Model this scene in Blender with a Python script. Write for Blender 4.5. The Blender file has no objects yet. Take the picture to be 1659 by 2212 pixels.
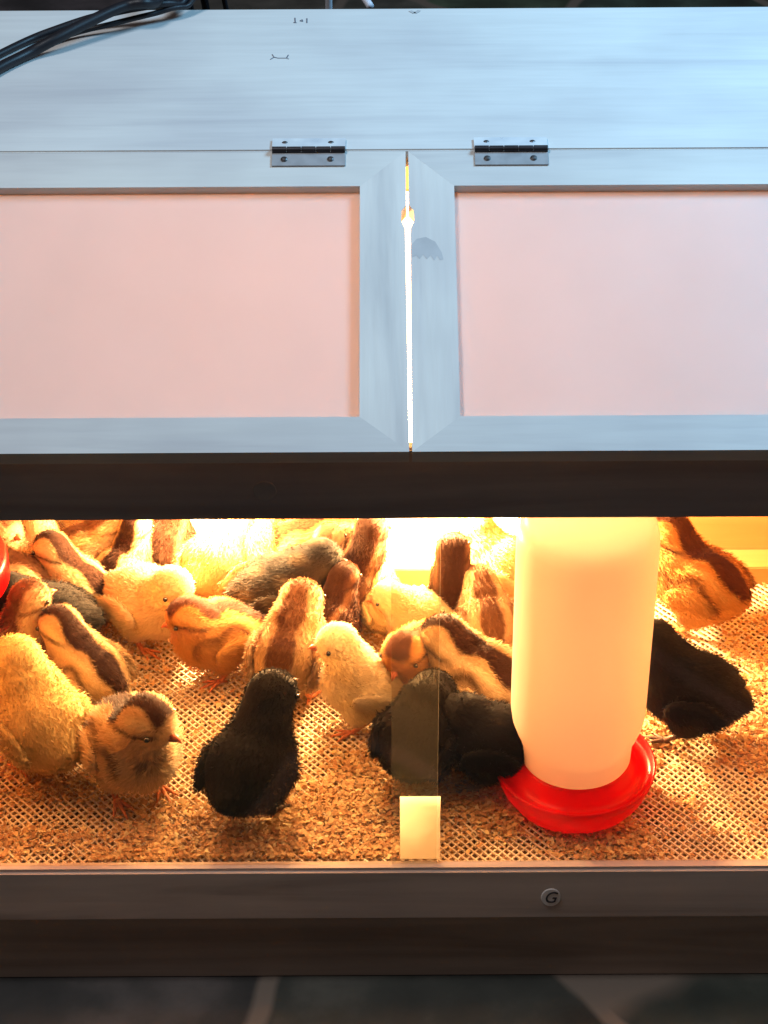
import bpy, bmesh, math, random
import numpy as np
from mathutils import Vector, Matrix, Euler
R = math.radians
sc = bpy.context.scene
C = sc.collection

# ------------------------------------------------------------------ camera
W0, H0, F0 = 1659.0, 2212.0, 4800.0           # measuring frame of the photograph, focal length in its pixels
PITCH, ROLL, YAW = R(35.0), R(0.30), R(0.0)
cam_d = bpy.data.cameras.new('camera'); cam = bpy.data.objects.new('camera', cam_d); C.objects.link(cam)
cam_d.sensor_fit = 'VERTICAL'; cam_d.sensor_height = 24.0; cam_d.lens = 24.0 * F0 / H0
cam_d.clip_start = 0.05; cam_d.clip_end = 100.0
CAM_LOC = Vector((0.0, -1.569, 1.508))
CAM_ROT = (Matrix.Rotation(YAW, 3, 'Z') @ Matrix.Rotation(math.pi/2 - PITCH, 3, 'X') @ Matrix.Rotation(-ROLL, 3, 'Z'))
cam.location = CAM_LOC; cam.rotation_euler = CAM_ROT.to_euler()
sc.camera = cam

# ------------------------------------------------------------------ world, lamps, exposure
w = bpy.data.worlds.new('World'); sc.world = w; w.use_nodes = True
w.node_tree.nodes['Background'].inputs[0].default_value = (0.90, 0.70, 0.64, 1)
w.node_tree.nodes['Background'].inputs[1].default_value = 0.080
def area(name, loc, target, sx, sy, power, col):
    l = bpy.data.lights.new(name, 'AREA'); l.shape = 'RECTANGLE'; l.size = sx; l.size_y = sy
    l.energy = power; l.color = col
    o = bpy.data.objects.new(name, l); C.objects.link(o); o.location = loc
    o.rotation_euler = (Vector(target) - Vector(loc)).to_track_quat('-Z', 'Y').to_euler()
    return o
area('overhead_light', (-0.75, -0.30, 2.6), (-0.1, 0.2, 0.5), 0.5, 0.5, 25, (0.93, 0.96, 1.0))
area('cool_side_light', (0.95, 0.45, 1.7), (0.55, 0.40, 0.6), 0.5, 0.5, 30, (0.30, 0.66, 1.0))
sc.view_settings.view_transform = 'Standard'; sc.view_settings.look = 'None'
sc.view_settings.exposure = 0.0; sc.view_settings.gamma = 1.0
try: sc.view_settings.use_curve_mapping = False
except Exception: pass
sc.cycles.max_bounces = 10; sc.cycles.transparent_max_bounces = 16
sc.cycles.caustics_reflective = False; sc.cycles.caustics_refractive = False
sc.cycles.sample_clamp_indirect = 8.0
try: sc.cycles.use_denoising = True
except Exception: pass

def ray(px, py):
    d = Vector(((px - W0/2)/F0, -(py - H0/2)/F0, -1.0))
    return CAM_ROT @ d
def onz(px, py, z):
    d = ray(px, py); t = (z - CAM_LOC.z)/d.z; return CAM_LOC + d*t
def ony(px, py, y):
    d = ray(px, py); t = (y - CAM_LOC.y)/d.y; return CAM_LOC + d*t

# ------------------------------------------------------------------ materials
def mat(name):
    m = bpy.data.materials.new(name); m.use_nodes = True
    nt = m.node_tree; b = nt.nodes['Principled BSDF']; return m, nt, b
def N(nt, t, **kw):
    n = nt.nodes.new(t)
    for k, v in kw.items(): setattr(n, k, v)
    return n
def ramp(nt, stops):
    r = N(nt, 'ShaderNodeValToRGB'); e = r.color_ramp.elements
    while len(e) < len(stops): e.new(0.5)
    for i, (p, c) in enumerate(stops): e[i].position = p; e[i].color = (*c, 1)
    return r
def wood(name, axis='X', light=(0.66, 0.64, 0.60), mid=(0.55, 0.53, 0.50), dark=(0.36, 0.34, 0.33), rough=0.6, seed=0.0, spec=0.3):
    m, nt, b = mat(name); L = nt.links
    tc = N(nt, 'ShaderNodeTexCoord'); mp = N(nt, 'ShaderNodeMapping')
    s = {'X': (1.6, 22, 22), 'Y': (22, 1.6, 22), 'Z': (22, 22, 1.6)}[axis]
    mp.inputs['Scale'].default_value = s; mp.inputs['Location'].default_value = (seed, seed*1.7, seed*.6)
    L.new(tc.outputs['Object'], mp.inputs[0])
    n1 = N(nt, 'ShaderNodeTexNoise'); n1.inputs['Scale'].default_value = 1.2; n1.inputs['Detail'].default_value = 7; n1.inputs['Distortion'].default_value = 0.9
    L.new(mp.outputs[0], n1.inputs[0])
    r1 = ramp(nt, [(0.28, dark), (0.43, mid), (0.60, light)]); L.new(n1.outputs[0], r1.inputs[0])
    n2 = N(nt, 'ShaderNodeTexNoise'); n2.inputs['Scale'].default_value = 9; n2.inputs['Detail'].default_value = 5
    L.new(mp.outputs[0], n2.inputs[0])
    r2 = ramp(nt, [(0.3, (0.95, 0.95, 0.95)), (0.62, (1.0, 1.0, 1.0))]); L.new(n2.outputs[0], r2.inputs[0])
    mx = N(nt, 'ShaderNodeMixRGB', blend_type='MULTIPLY'); mx.inputs[0].default_value = 1
    L.new(r1.outputs[0], mx.inputs[1]); L.new(r2.outputs[0], mx.inputs[2])
    n3 = N(nt, 'ShaderNodeTexNoise'); n3.inputs['Scale'].default_value = 5; n3.inputs['Detail'].default_value = 3
    L.new(tc.outputs['Object'], n3.inputs[0])
    r3 = ramp(nt, [(0.35, (0.87, 0.86, 0.88)), (0.6, (1.0, 1.0, 1.0))]); L.new(n3.outputs[0], r3.inputs[0])
    mx2 = N(nt, 'ShaderNodeMixRGB', blend_type='MULTIPLY'); mx2.inputs[0].default_value = 1
    L.new(mx.outputs[0], mx2.inputs[1]); L.new(r3.outputs[0], mx2.inputs[2])
    L.new(mx2.outputs[0], b.inputs['Base Color'])
    b.inputs['Roughness'].default_value = rough; b.inputs['Specular IOR Level'].default_value = spec
    bp = N(nt, 'ShaderNodeBump'); bp.inputs['Strength'].default_value = 0.18; bp.inputs['Distance'].default_value = 0.001
    L.new(n2.outputs[0], bp.inputs['Height']); L.new(bp.outputs[0], b.inputs['Normal'])
    return m
def plain(name, col, rough=0.5, metal=0.0, spec=0.5, **kw):
    m, nt, b = mat(name)
    b.inputs['Base Color'].default_value = (*col, 1); b.inputs['Roughness'].default_value = rough
    b.inputs['Metallic'].default_value = metal; b.inputs['Specular IOR Level'].default_value = spec
    n = N(nt, 'ShaderNodeTexNoise'); n.inputs['Scale'].default_value = kw.get('ns', 30); n.inputs['Detail'].default_value = 4
    tc = N(nt, 'ShaderNodeTexCoord'); nt.links.new(tc.outputs['Object'], n.inputs[0])
    v = kw.get('var', 0.12)
    r = ramp(nt, [(0.3, tuple(c*(1-v) for c in col)), (0.7, tuple(min(1, c*(1+v)) for c in col))])
    nt.links.new(n.outputs[0], r.inputs[0]); nt.links.new(r.outputs[0], b.inputs['Base Color'])
    mr = N(nt, 'ShaderNodeMapRange'); mr.inputs['To Min'].default_value = max(0, rough - .08); mr.inputs['To Max'].default_value = rough + .1
    nt.links.new(n.outputs[0], mr.inputs[0]); nt.links.new(mr.outputs[0], b.inputs['Roughness'])
    return m
def translucent(name, col, tcol, fac, gloss=0.06, rough=0.4):
    m, nt, b = mat(name); L = nt.links
    out = nt.nodes['Material Output']
    tc = N(nt, 'ShaderNodeTexCoord'); n = N(nt, 'ShaderNodeTexNoise'); n.inputs['Scale'].default_value = 9; n.inputs['Detail'].default_value = 4
    L.new(tc.outputs['Object'], n.inputs[0])
    r = ramp(nt, [(0.3, tuple(c*.94 for c in col)), (0.7, col)]); L.new(n.outputs[0], r.inputs[0])
    L.new(r.outputs[0], b.inputs['Base Color']); b.inputs['Roughness'].default_value = rough
    t = N(nt, 'ShaderNodeBsdfTranslucent'); t.inputs[0].default_value = (*tcol, 1)
    mx = N(nt, 'ShaderNodeMixShader'); mx.inputs[0].default_value = fac
    L.new(b.outputs[0], mx.inputs[1]); L.new(t.outputs[0], mx.inputs[2]); L.new(mx.outputs[0], out.inputs[0])
    b.inputs['Specular IOR Level'].default_value = gloss*5
    return m
def clear(name, tint=(0.97, 0.97, 0.95), refl=0.05):
    m, nt, b = mat(name); L = nt.links; out = nt.nodes['Material Output']
    tr = N(nt, 'ShaderNodeBsdfTransparent'); tr.inputs[0].default_value = (*tint, 1)
    g = N(nt, 'ShaderNodeBsdfGlossy'); g.inputs['Roughness'].default_value = 0.03
    f = N(nt, 'ShaderNodeFresnel'); ge = N(nt, 'ShaderNodeNewGeometry')
    io = N(nt, 'ShaderNodeMapRange'); io.inputs['To Min'].default_value = 1.45; io.inputs['To Max'].default_value = 1/1.45
    L.new(ge.outputs['Backfacing'], io.inputs[0]); L.new(io.outputs[0], f.inputs[0])
    mx = N(nt, 'ShaderNodeMixShader')
    L.new(f.outputs[0], mx.inputs[0]); L.new(tr.outputs[0], mx.inputs[1]); L.new(g.outputs[0], mx.inputs[2]); L.new(mx.outputs[0], out.inputs[0])
    return m
def emis(name, col, s):
    m, nt, b = mat(name); b.inputs['Emission Color'].default_value = (*col, 1); b.inputs['Emission Strength'].default_value = s
    return m

M = {}
M['wood_x'] = wood('pale_wood_along', 'X', seed=2.3, light=(0.64, 0.62, 0.58), mid=(0.60, 0.58, 0.55), dark=(0.50, 0.48, 0.47))
M['wood_top'] = wood('pale_wood_top', 'X', light=(0.66, 0.64, 0.61), mid=(0.625, 0.605, 0.58), dark=(0.56, 0.54, 0.53), seed=7.1)
M['wood_y'] = wood('pale_wood_across', 'Y', seed=5.0, light=(0.70, 0.67, 0.62), mid=(0.66, 0.63, 0.59), dark=(0.54, 0.52, 0.50))
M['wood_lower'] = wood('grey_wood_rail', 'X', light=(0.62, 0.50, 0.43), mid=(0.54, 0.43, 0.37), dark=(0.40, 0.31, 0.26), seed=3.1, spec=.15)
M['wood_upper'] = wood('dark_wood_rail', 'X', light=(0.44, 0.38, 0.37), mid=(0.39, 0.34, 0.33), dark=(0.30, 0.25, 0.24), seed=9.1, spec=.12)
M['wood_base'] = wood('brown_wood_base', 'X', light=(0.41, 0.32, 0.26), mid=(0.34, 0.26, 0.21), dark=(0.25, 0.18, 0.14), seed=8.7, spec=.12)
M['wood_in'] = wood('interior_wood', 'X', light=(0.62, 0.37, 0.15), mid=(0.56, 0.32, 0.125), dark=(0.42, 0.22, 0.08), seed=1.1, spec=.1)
M['frost'] = translucent('frosted_plastic_sheet', (0.66, 0.60, 0.56), (0.80, 0.60, 0.38), 0.20, gloss=0.04, rough=0.5)
M['acrylic'] = clear('clear_acrylic')
M['acrylic_edge'] = plain('acrylic_edge', (0.75, 0.72, 0.62), 0.3)
M['tape'] = translucent('translucent_yellow_tape', (0.9, 0.85, 0.6), (1.0, 1.0, 0.86), 0.9)
M['steel'] = plain('zinc_steel', (0.88, 0.92, 0.97), 0.3, 0.35, ns=60)  # upper hinge leaf, its sky reflection put into the pale bluish colour
M['steel_dull'] = plain('dull_zinc_leaf', (0.30, 0.30, 0.31), 0.5, 0.15, ns=90)
M['steel_dark'] = plain('dark_knuckle', (0.05, 0.045, 0.05), 0.4, 0.8)
M['screw'] = plain('screw_steel', (0.12, 0.11, 0.11), 0.4, 0.9)
M['cable'] = plain('black_cable_rubber', (0.008, 0.008, 0.011), 0.45, 0.0, 0.35)
M['white_cord'] = plain('white_cord', (0.6, 0.6, 0.66), 0.5)
M['pencil'] = plain('pencil_mark', (0.12, 0.13, 0.17), 0.7)
M['smudge'] = plain('grey_smudge', (0.43, 0.42, 0.42), 0.8)
M['plug'] = plain('wood_filler_plug', (0.82, 0.74, 0.70), 0.6)
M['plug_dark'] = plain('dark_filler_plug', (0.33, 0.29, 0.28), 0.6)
M['ink'] = plain('dark_ink', (0.05, 0.045, 0.05), 0.6)
M['mesh'] = plain('cream_plastic_mesh', (0.84, 0.71, 0.54), 0.22, ns=14, var=.2)
M['tray'] = plain('dirty_tray', (0.22, 0.12, 0.06), 0.8, ns=8, var=.5)
M['red'] = translucent('glossy_red_plastic', (0.80, 0.002, 0.004), (0.95, 0.002, 0.004), 0.5, gloss=0.045, rough=.28)
M['bottle'] = translucent('milky_plastic_bottle', (0.84, 0.77, 0.71), (0.86, 0.74, 0.68), 0.32, gloss=0.05, rough=0.3)
M['hopper'] = translucent('smoky_hopper', (0.5, 0.1, 0.08), (0.7, 0.2, 0.15), 0.5)
M['eye'] = plain('black_eye', (0.008, 0.006, 0.006), 0.1, 0, 0.8)
M['beak'] = plain('pink_orange_beak', (0.62, 0.16, 0.08), 0.4)
M['beak_dark'] = plain('dark_beak', (0.06, 0.04, 0.035), 0.4)
M['leg'] = plain('orange_scaly_leg', (0.62, 0.20, 0.07), 0.5, ns=300, var=.3)
M['leg_dark'] = plain('dark_scaly_leg', (0.10, 0.055, 0.04), 0.5, ns=300, var=.3)
M['bulb'] = emis('hot_bulb_glass', (1.0, 0.72, 0.40), 14)
M['refl'] = plain('reflector_metal', (0.75, 0.72, 0.70), 0.3, 0.9)

# fluffy down: colour attribute on the mesh, some light passes through
def down_mat():
    m, nt, b = mat('chick_down'); L = nt.links; out = nt.nodes['Material Output']
    a = N(nt, 'ShaderNodeAttribute'); a.attribute_name = 'down'
    L.new(a.outputs['Color'], b.inputs['Base Color']); b.inputs['Roughness'].default_value = 0.85
    b.inputs['Specular IOR Level'].default_value = 0.1
    b.inputs['Sheen Weight'].default_value = 0.10; b.inputs['Sheen Roughness'].default_value = 0.5
    t = N(nt, 'ShaderNodeBsdfTranslucent'); L.new(a.outputs['Color'], t.inputs[0])
    mx = N(nt, 'ShaderNodeMixShader'); mx.inputs[0].default_value = 0.32
    L.new(b.outputs[0], mx.inputs[1]); L.new(t.outputs[0], mx.inputs[2]); L.new(mx.outputs[0], out.inputs[0])
    return m
M['down'] = down_mat()
def shaving_mat():
    m, nt, b = mat('wood_shavings'); L = nt.links; out = nt.nodes['Material Output']
    g = N(nt, 'ShaderNodeNewGeometry')
    r = ramp(nt, [(0.0, (0.46, 0.25, 0.12)), (0.35, (0.62, 0.38, 0.19)), (0.75, (0.76, 0.52, 0.27)), (1.0, (0.88, 0.76, 0.44))])
    L.new(g.outputs['Random Per Island'], r.inputs[0]); L.new(r.outputs[0], b.inputs['Base Color'])
    b.inputs['Roughness'].default_value = 0.75; b.inputs['Specular IOR Level'].default_value = .2
    t = N(nt, 'ShaderNodeBsdfTranslucent'); L.new(r.outputs[0], t.inputs[0])
    mx = N(nt, 'ShaderNodeMixShader'); mx.inputs[0].default_value = 0.25
    L.new(b.outputs[0], mx.inputs[1]); L.new(t.outputs[0], mx.inputs[2]); L.new(mx.outputs[0], out.inputs[0])
    return m
M['shaving'] = shaving_mat()
def slate_mat():
    m, nt, b = mat('slate_paving'); L = nt.links
    tc = N(nt, 'ShaderNodeTexCoord')
    mp = N(nt, 'ShaderNodeMapping'); mp.inputs['Rotation'].default_value = (0, 0, 0.5); mp.inputs['Location'].default_value = (0.37, 0.11, 0)
    L.new(tc.outputs['Object'], mp.inputs[0])
    nz = N(nt, 'ShaderNodeTexNoise'); nz.inputs['Scale'].default_value = 4; L.new(mp.outputs[0], nz.inputs[0])
    ad = N(nt, 'ShaderNodeMixRGB'); ad.inputs[0].default_value = 0.06; L.new(mp.outputs[0], ad.inputs[1]); L.new(nz.outputs['Color'], ad.inputs[2])
    v = N(nt, 'ShaderNodeTexVoronoi', feature='DISTANCE_TO_EDGE'); v.inputs['Scale'].default_value = 3.2; L.new(ad.outputs[0], v.inputs[0])
    v2 = N(nt, 'ShaderNodeTexVoronoi'); v2.inputs['Scale'].default_value = 3.2; L.new(ad.outputs[0], v2.inputs[0])
    n = N(nt, 'ShaderNodeTexNoise'); n.inputs['Scale'].default_value = 9; n.inputs['Detail'].default_value = 8; L.new(tc.outputs['Object'], n.inputs[0])
    r = ramp(nt, [(0.3, (0.024, 0.030, 0.024)), (0.5, (0.060, 0.068, 0.052)), (0.68, (0.14, 0.145, 0.11))]); L.new(n.outputs[0], r.inputs[0])
    tint = N(nt, 'ShaderNodeMixRGB', blend_type='MULTIPLY'); tint.inputs[0].default_value = .35
    L.new(r.outputs[0], tint.inputs[1]); L.new(v2.outputs['Color'], tint.inputs[2])
    edge = ramp(nt, [(0.018, (1, 1, 1)), (0.04, (0, 0, 0))]); L.new(v.outputs[0], edge.inputs[0])
    mx = N(nt, 'ShaderNodeMixRGB'); L.new(edge.outputs[0], mx.inputs[0]); L.new(tint.outputs[0], mx.inputs[1]); mx.inputs[2].default_value = (0.19, 0.15, 0.12, 1)
    L.new(mx.outputs[0], b.inputs['Base Color']); b.inputs['Roughness'].default_value = 0.6
    bp = N(nt, 'ShaderNodeBump'); bp.inputs['Strength'].default_value = .5; bp.inputs['Distance'].default_value = .004
    L.new(n.outputs[0], bp.inputs['Height']); L.new(bp.outputs[0], b.inputs['Normal'])
    return m
M['slate'] = slate_mat()

# ------------------------------------------------------------------ mesh helpers
def link(name, me, parent=None, loc=None):
    o = bpy.data.objects.new(name, me); C.objects.link(o)
    if parent: o.parent = parent
    if loc is not None: o.location = loc
    return o
def empty(name, loc, label, cat, group=None, rz=0.0):
    o = bpy.data.objects.new(name, None); C.objects.link(o); o.location = loc; o.rotation_euler.z = rz
    o.empty_display_size = .03
    o['label'] = label; o['category'] = cat
    if group: o['group'] = group
    return o
def tag(o, label=None, cat=None, group=None, kind=None):
    if label: o['label'] = label
    if cat: o['category'] = cat
    if group: o['group'] = group
    if kind: o['kind'] = kind
    return o
def finish(bm, name, m, parent=None, loc=None, smooth=False, bevel=0.0, segs=2):
    me = bpy.data.meshes.new(name)
    if bevel > 0:
        bmesh.ops.bevel(bm, geom=[e for e in bm.edges], offset=bevel, segments=segs, affect='EDGES', clamp_overlap=True)
    bmesh.ops.recalc_face_normals(bm, faces=bm.faces)
    bm.to_mesh(me); bm.free()
    for mm in (m if isinstance(m, (list, tuple)) else [m]): me.materials.append(mm)
    if smooth:
        for p in me.polygons: p.use_smooth = True
    return link(name, me, parent, loc)
def bx(bm, x0, x1, y0, y1, z0, z1, off=(0, 0, 0), mi=0):
    ox, oy, oz = off
    vs = [bm.verts.new((x-ox, y-oy, z-oz)) for x in (x0, x1) for y in (y0, y1) for z in (z0, z1)]
    for f in ((0,1,3,2), (4,6,7,5), (0,4,5,1), (2,3,7,6), (0,2,6,4), (1,5,7,3)):
        fc = bm.faces.new([vs[i] for i in f]); fc.material_index = mi
def prism(bm, poly, z0, z1, mi=0):
    lo = [bm.verts.new((x, y, z0)) for x, y in poly]; hi = [bm.verts.new((x, y, z1)) for x, y in poly]
    n = len(poly)
    bm.faces.new(lo[::-1]).material_index = mi; bm.faces.new(hi).material_index = mi
    for i in range(n): bm.faces.new((lo[i], lo[(i+1) % n], hi[(i+1) % n], hi[i])).material_index = mi
def lathe(bm, prof, seg=64, c=(0, 0, 0), mi=0):
    rings = []
    for r, z in prof:
        if r < 1e-5: rings.append([bm.verts.new((c[0], c[1], c[2]+z))])
        else: rings.append([bm.verts.new((c[0]+r*math.cos(2*math.pi*i/seg), c[1]+r*math.sin(2*math.pi*i/seg), c[2]+z)) for i in range(seg)])
    for a, b in zip(rings, rings[1:]):
        for i in range(seg):
            j = (i+1) % seg
            if len(a) == 1 and len(b) == 1: continue
            if len(a) == 1: f = bm.faces.new((a[0], b[i], b[j]))
            elif len(b) == 1: f = bm.faces.new((a[i], b[0], a[j]))
            else: f = bm.faces.new((a[i], b[i], b[j], a[j]))
            f.material_index = mi
def catmull(pts, n=8):
    P = [Vector(p) for p in pts]; P = [P[0]*2-P[1]] + P + [P[-1]*2-P[-2]]; out = []
    for i in range(1, len(P)-2):
        for k in range(n):
            t = k/n; a, b, c, d = P[i-1:i+3]
            out.append(.5*((2*b)+(c-a)*t+(2*a-5*b+4*c-d)*t*t+(3*b-a-3*c+d)*t**3))
    out.append(P[-2]); return out
def tube(bm, pts, rad, seg=10):
    rings = []
    up = Vector((0, 0, 1))
    for i, p in enumerate(pts):
        d = (pts[min(i+1, len(pts)-1)] - pts[max(i-1, 0)]).normalized()
        a = d.cross(up)
        if a.length < 1e-3: a = d.cross(Vector((1, 0, 0)))
        a.normalize(); b = a.cross(d)
        r = rad[i] if isinstance(rad, (list, tuple)) else rad
        rings.append([bm.verts.new(p + (a*math.cos(2*math.pi*k/seg) + b*math.sin(2*math.pi*k/seg))*r) for k in range(seg)])
    for a, b in zip(rings, rings[1:]):
        for k in range(seg): bm.faces.new((a[k], a[(k+1) % seg], b[(k+1) % seg], b[k]))
    bm.faces.new(rings[0][::-1]); bm.faces.new(rings[-1])

# ------------------------------------------------------------------ key dimensions
FRONT = -0.016                                   # front face of the lower rail
GZ = ony(830, 2118, FRONT+.006).z                # the paving
Z_RAIL_B = ony(830, 1988, FRONT).z
FLOOR = -0.010                                   # mesh floor level
Z_WIN_T = ony(830, 1123, FRONT+.004).z
LID_Y0 = -0.036; LID_Z0 = ony(830, 976, LID_Y0).z
SEAM_Y = 0.26; SEAM_Z = ony(830, 325, SEAM_Y).z
BACK_Y = onz(830, 18, SEAM_Z).y
WALL_Y = 0.489
XL, XR = -0.56, 0.60
GAPX = ony(882.5, 650, 0.12).x
ROOT = Vector((0.02, 0.24, GZ))

# ------------------------------------------------------------------ setting
bm = bmesh.new()
bx(bm, -12, 12, -6, 16, GZ-.05, GZ)
ground = finish(bm, 'ground', M['slate']); tag(ground, kind='structure')

# ------------------------------------------------------------------ brooder box
box = empty('chick_brooder', ROOT, 'pale wooden brooder box with two frosted lids and a clear front window', 'brooder')
def part(name, m, boxes, bevel=.0012, parent=box, label=None):
    bm = bmesh.new()
    for b in boxes: bx(bm, *b, off=ROOT)
    o = finish(bm, name, m, parent, bevel=bevel)
    if label: o['label'] = label
    return o
part('top_board', M['wood_top'], [(XL-.02, XR+.02, SEAM_Y+.0015, BACK_Y, SEAM_Z-.018, SEAM_Z)], .0015)
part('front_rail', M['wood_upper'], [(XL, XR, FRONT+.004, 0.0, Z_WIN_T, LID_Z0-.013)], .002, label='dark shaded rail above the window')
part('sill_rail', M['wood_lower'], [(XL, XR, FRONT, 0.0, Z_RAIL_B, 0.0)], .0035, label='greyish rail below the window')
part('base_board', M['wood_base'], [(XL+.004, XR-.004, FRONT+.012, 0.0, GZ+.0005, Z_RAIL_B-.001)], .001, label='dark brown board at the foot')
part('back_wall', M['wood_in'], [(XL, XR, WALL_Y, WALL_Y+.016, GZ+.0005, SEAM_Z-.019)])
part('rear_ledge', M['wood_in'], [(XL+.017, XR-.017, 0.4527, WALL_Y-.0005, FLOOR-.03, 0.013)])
# side walls with sloped top
for sx, name in ((XL, 'side_wall'), (XR-.016, 'side_wall')):
    bm = bmesh.new()
    poly = [(0.001, GZ+.0005), (WALL_Y-.0005, GZ+.0005), (WALL_Y-.0005, SEAM_Z-.019), (SEAM_Y, SEAM_Z-.019), (0.001, LID_Z0-.034)]
    lo = [bm.verts.new((sx-ROOT.x, y-ROOT.y, z-ROOT.z)) for y, z in poly]; hi = [bm.verts.new((sx+.016-ROOT.x, y-ROOT.y, z-ROOT.z)) for y, z in poly]
    bm.faces.new(lo); bm.faces.new(hi[::-1])
    for i in range(5): bm.faces.new((lo[i], lo[(i+1) % 5], hi[(i+1) % 5], hi[i]))
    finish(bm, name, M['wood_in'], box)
M['shield'] = plain('pale_heat_shield', (0.88, 0.86, 0.83), 0.45, ns=12, var=.05)  # plates added so the lamp-lit back wall burns out to white
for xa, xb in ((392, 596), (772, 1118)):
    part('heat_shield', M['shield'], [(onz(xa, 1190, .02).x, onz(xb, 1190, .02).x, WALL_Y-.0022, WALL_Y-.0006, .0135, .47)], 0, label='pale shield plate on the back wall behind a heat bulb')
part('droppings_tray', M['tray'], [(XL+.017, XR-.017, 0.001, 0.452, FLOOR-.024, FLOOR-.020)], 0)

# window panes: two clear sheets that overlap in the middle, with a strip of tape at the foot
ovl0 = ony(846, 1600, 0).x; ovl1 = ony(946, 1600, 0).x
def pane(x0, x1, y0):
    bm = bmesh.new(); bx(bm, x0, x1, y0, y0+.0025, .0005, Z_WIN_T+.01, off=ROOT)
    # bright cut edges get the edge material
    for f in bm.faces:
        pass
    o = finish(bm, 'window_pane', [M['acrylic'], M['acrylic_edge']], box)
    for p in o.data.polygons:
        if abs(p.normal.x) > .9: p.material_index = 1
    return o
pane(XL+.02, ovl1, -.0085)
pane(ovl0, XR-.02, -.0055)
_nt = M['tape'].node_tree; _o = _nt.nodes['Material Output']; _src = _o.inputs[0].links[0].from_socket
_tr = N(_nt, 'ShaderNodeBsdfTransparent'); _mx = N(_nt, 'ShaderNodeMixShader'); _mx.inputs[0].default_value = .60
_nt.links.new(_src, _mx.inputs[1]); _nt.links.new(_tr.outputs[0], _mx.inputs[2]); _nt.links.new(_mx.outputs[0], _o.inputs[0])
bm = bmesh.new()
tx0 = ony(864, 1800, 0).x; tx1 = ony(950.5, 1800, 0).x; tz = ony(900, 1718, 0).z
bx(bm, tx0, tx1, -.0020, -.0012, .001, tz, off=ROOT)
finish(bm, 'tape_strip', M['tape'], box)['label'] = 'glowing yellow strip low in the middle of the window'

def hazy(name):
    m, nt, b = mat(name); L = nt.links; out = nt.nodes['Material Output']
    tr = N(nt, 'ShaderNodeBsdfTransparent'); tr.inputs[0].default_value = (.93, .90, .84, 1)
    b.inputs['Base Color'].default_value = (.5, .36, .25, 1); b.inputs['Roughness'].default_value = .5
    t = N(nt, 'ShaderNodeBsdfTranslucent'); t.inputs[0].default_value = (.8, .7, .55, 1)
    m1 = N(nt, 'ShaderNodeMixShader'); m1.inputs[0].default_value = .5; L.new(b.outputs[0], m1.inputs[1]); L.new(t.outputs[0], m1.inputs[2])
    m2 = N(nt, 'ShaderNodeMixShader'); m2.inputs[0].default_value = .006; L.new(tr.outputs[0], m2.inputs[1]); L.new(m1.outputs[0], m2.inputs[2])
    L.new(m2.outputs[0], out.inputs[0]); return m
M['haze_strip'] = hazy('scuffed_clear_plastic')
bm = bmesh.new(); bx(bm, ovl0, ovl1, -.0020, -.0012, tz+.0005, Z_WIN_T+.01, off=ROOT)
o = finish(bm, 'joint_strip', [M['haze_strip'], M['acrylic_edge']], box)
for p in o.data.polygons:
    if abs(p.normal.x) > .9: p.material_index = 1
# filler plugs on the rails, one marked G
def disc(name, c, r, m, parent, y):
    bm = bmesh.new()
    lathe(bm, [(0, 0), (r*.93, 0), (r, -.0006), (r, -.003)], 40)
    o = finish(bm, name, m, parent, smooth=False)
    o.rotation_euler = (math.pi/2, 0, 0); o.location = Vector((c.x, y, c.z)) - ROOT
    return o
pg = ony(1190, 1938, FRONT)
p1 = disc('filler_plug', pg, .0096, M['plug'], box, FRONT-.0009); p1.scale = (1.0, 1.22, 1.0)
pu = ony(572, 1060, FRONT+.004)
p2 = disc('filler_plug', pu, .0100, M['plug_dark'], box, FRONT+.004-.0007)
def text_mesh(name, body, size, m, parent, loc, rot, shear=0.0, depth=.0003):
    cu = bpy.data.curves.new(name, 'FONT'); cu.body = body; cu.size = size; cu.align_x = 'CENTER'; cu.align_y = 'CENTER'; cu.extrude = depth; cu.shear = shear
    t = bpy.data.objects.new('tmp', cu); C.objects.link(t)
    dg = bpy.context.evaluated_depsgraph_get(); me = bpy.data.meshes.new_from_object(t.evaluated_get(dg))
    bpy.data.objects.remove(t); me.materials.clear(); me.materials.append(m)
    o = link(name, me, parent); o.location = loc; o.rotation_euler = rot; return o
text_mesh('letter', 'G', .0170, M['ink'], p1, (-.0009, 0, .0003), (0, 0, 0), shear=.25)

# pencil marks on the top board
def flat_line(bm, pts, wd, z):
    for a, b in zip(pts, pts[1:]):
        a = Vector((*a, 0)); b = Vector((*b, 0)); d = (b-a).normalized(); n = Vector((-d.y, d.x, 0))*wd/2
        vs = [bm.verts.new((q.x-ROOT.x, q.y-ROOT.y, z-ROOT.z)) for q in (a-n, b-n, b+n, a+n)]
        bm.faces.new(vs)
def tb(px, py):
    p = onz(px, py, SEAM_Z); return (p.x, p.y)
bm = bmesh.new()
flat_line(bm, [tb(637, 39), tb(638, 50)], .0012, SEAM_Z+.0004); flat_line(bm, [tb(634, 49), tb(641, 50)], .0012, SEAM_Z+.0005)
flat_line(bm, [tb(648, 45), tb(653, 43), tb(654, 47), tb(648, 46)], .001, SEAM_Z+.0004)
flat_line(bm, [tb(663, 40), tb(663, 50)], .0012, SEAM_Z+.0004)
finish(bm, 'pencil_mark', M['pencil'], box)
bm = bmesh.new()
flat_line(bm, [tb(584, 129), tb(592, 124), tb(600, 126), tb(619, 126), tb(623, 119)], .0011, SEAM_Z+.0004)
flat_line(bm, [tb(592, 124), tb(588, 118)], .0008, SEAM_Z+.0005); flat_line(bm, [tb(619, 126), tb(624, 128)], .0008, SEAM_Z+.0005)
finish(bm, 'pencil_mark', M['pencil'], box)
bm = bmesh.new()
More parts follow.
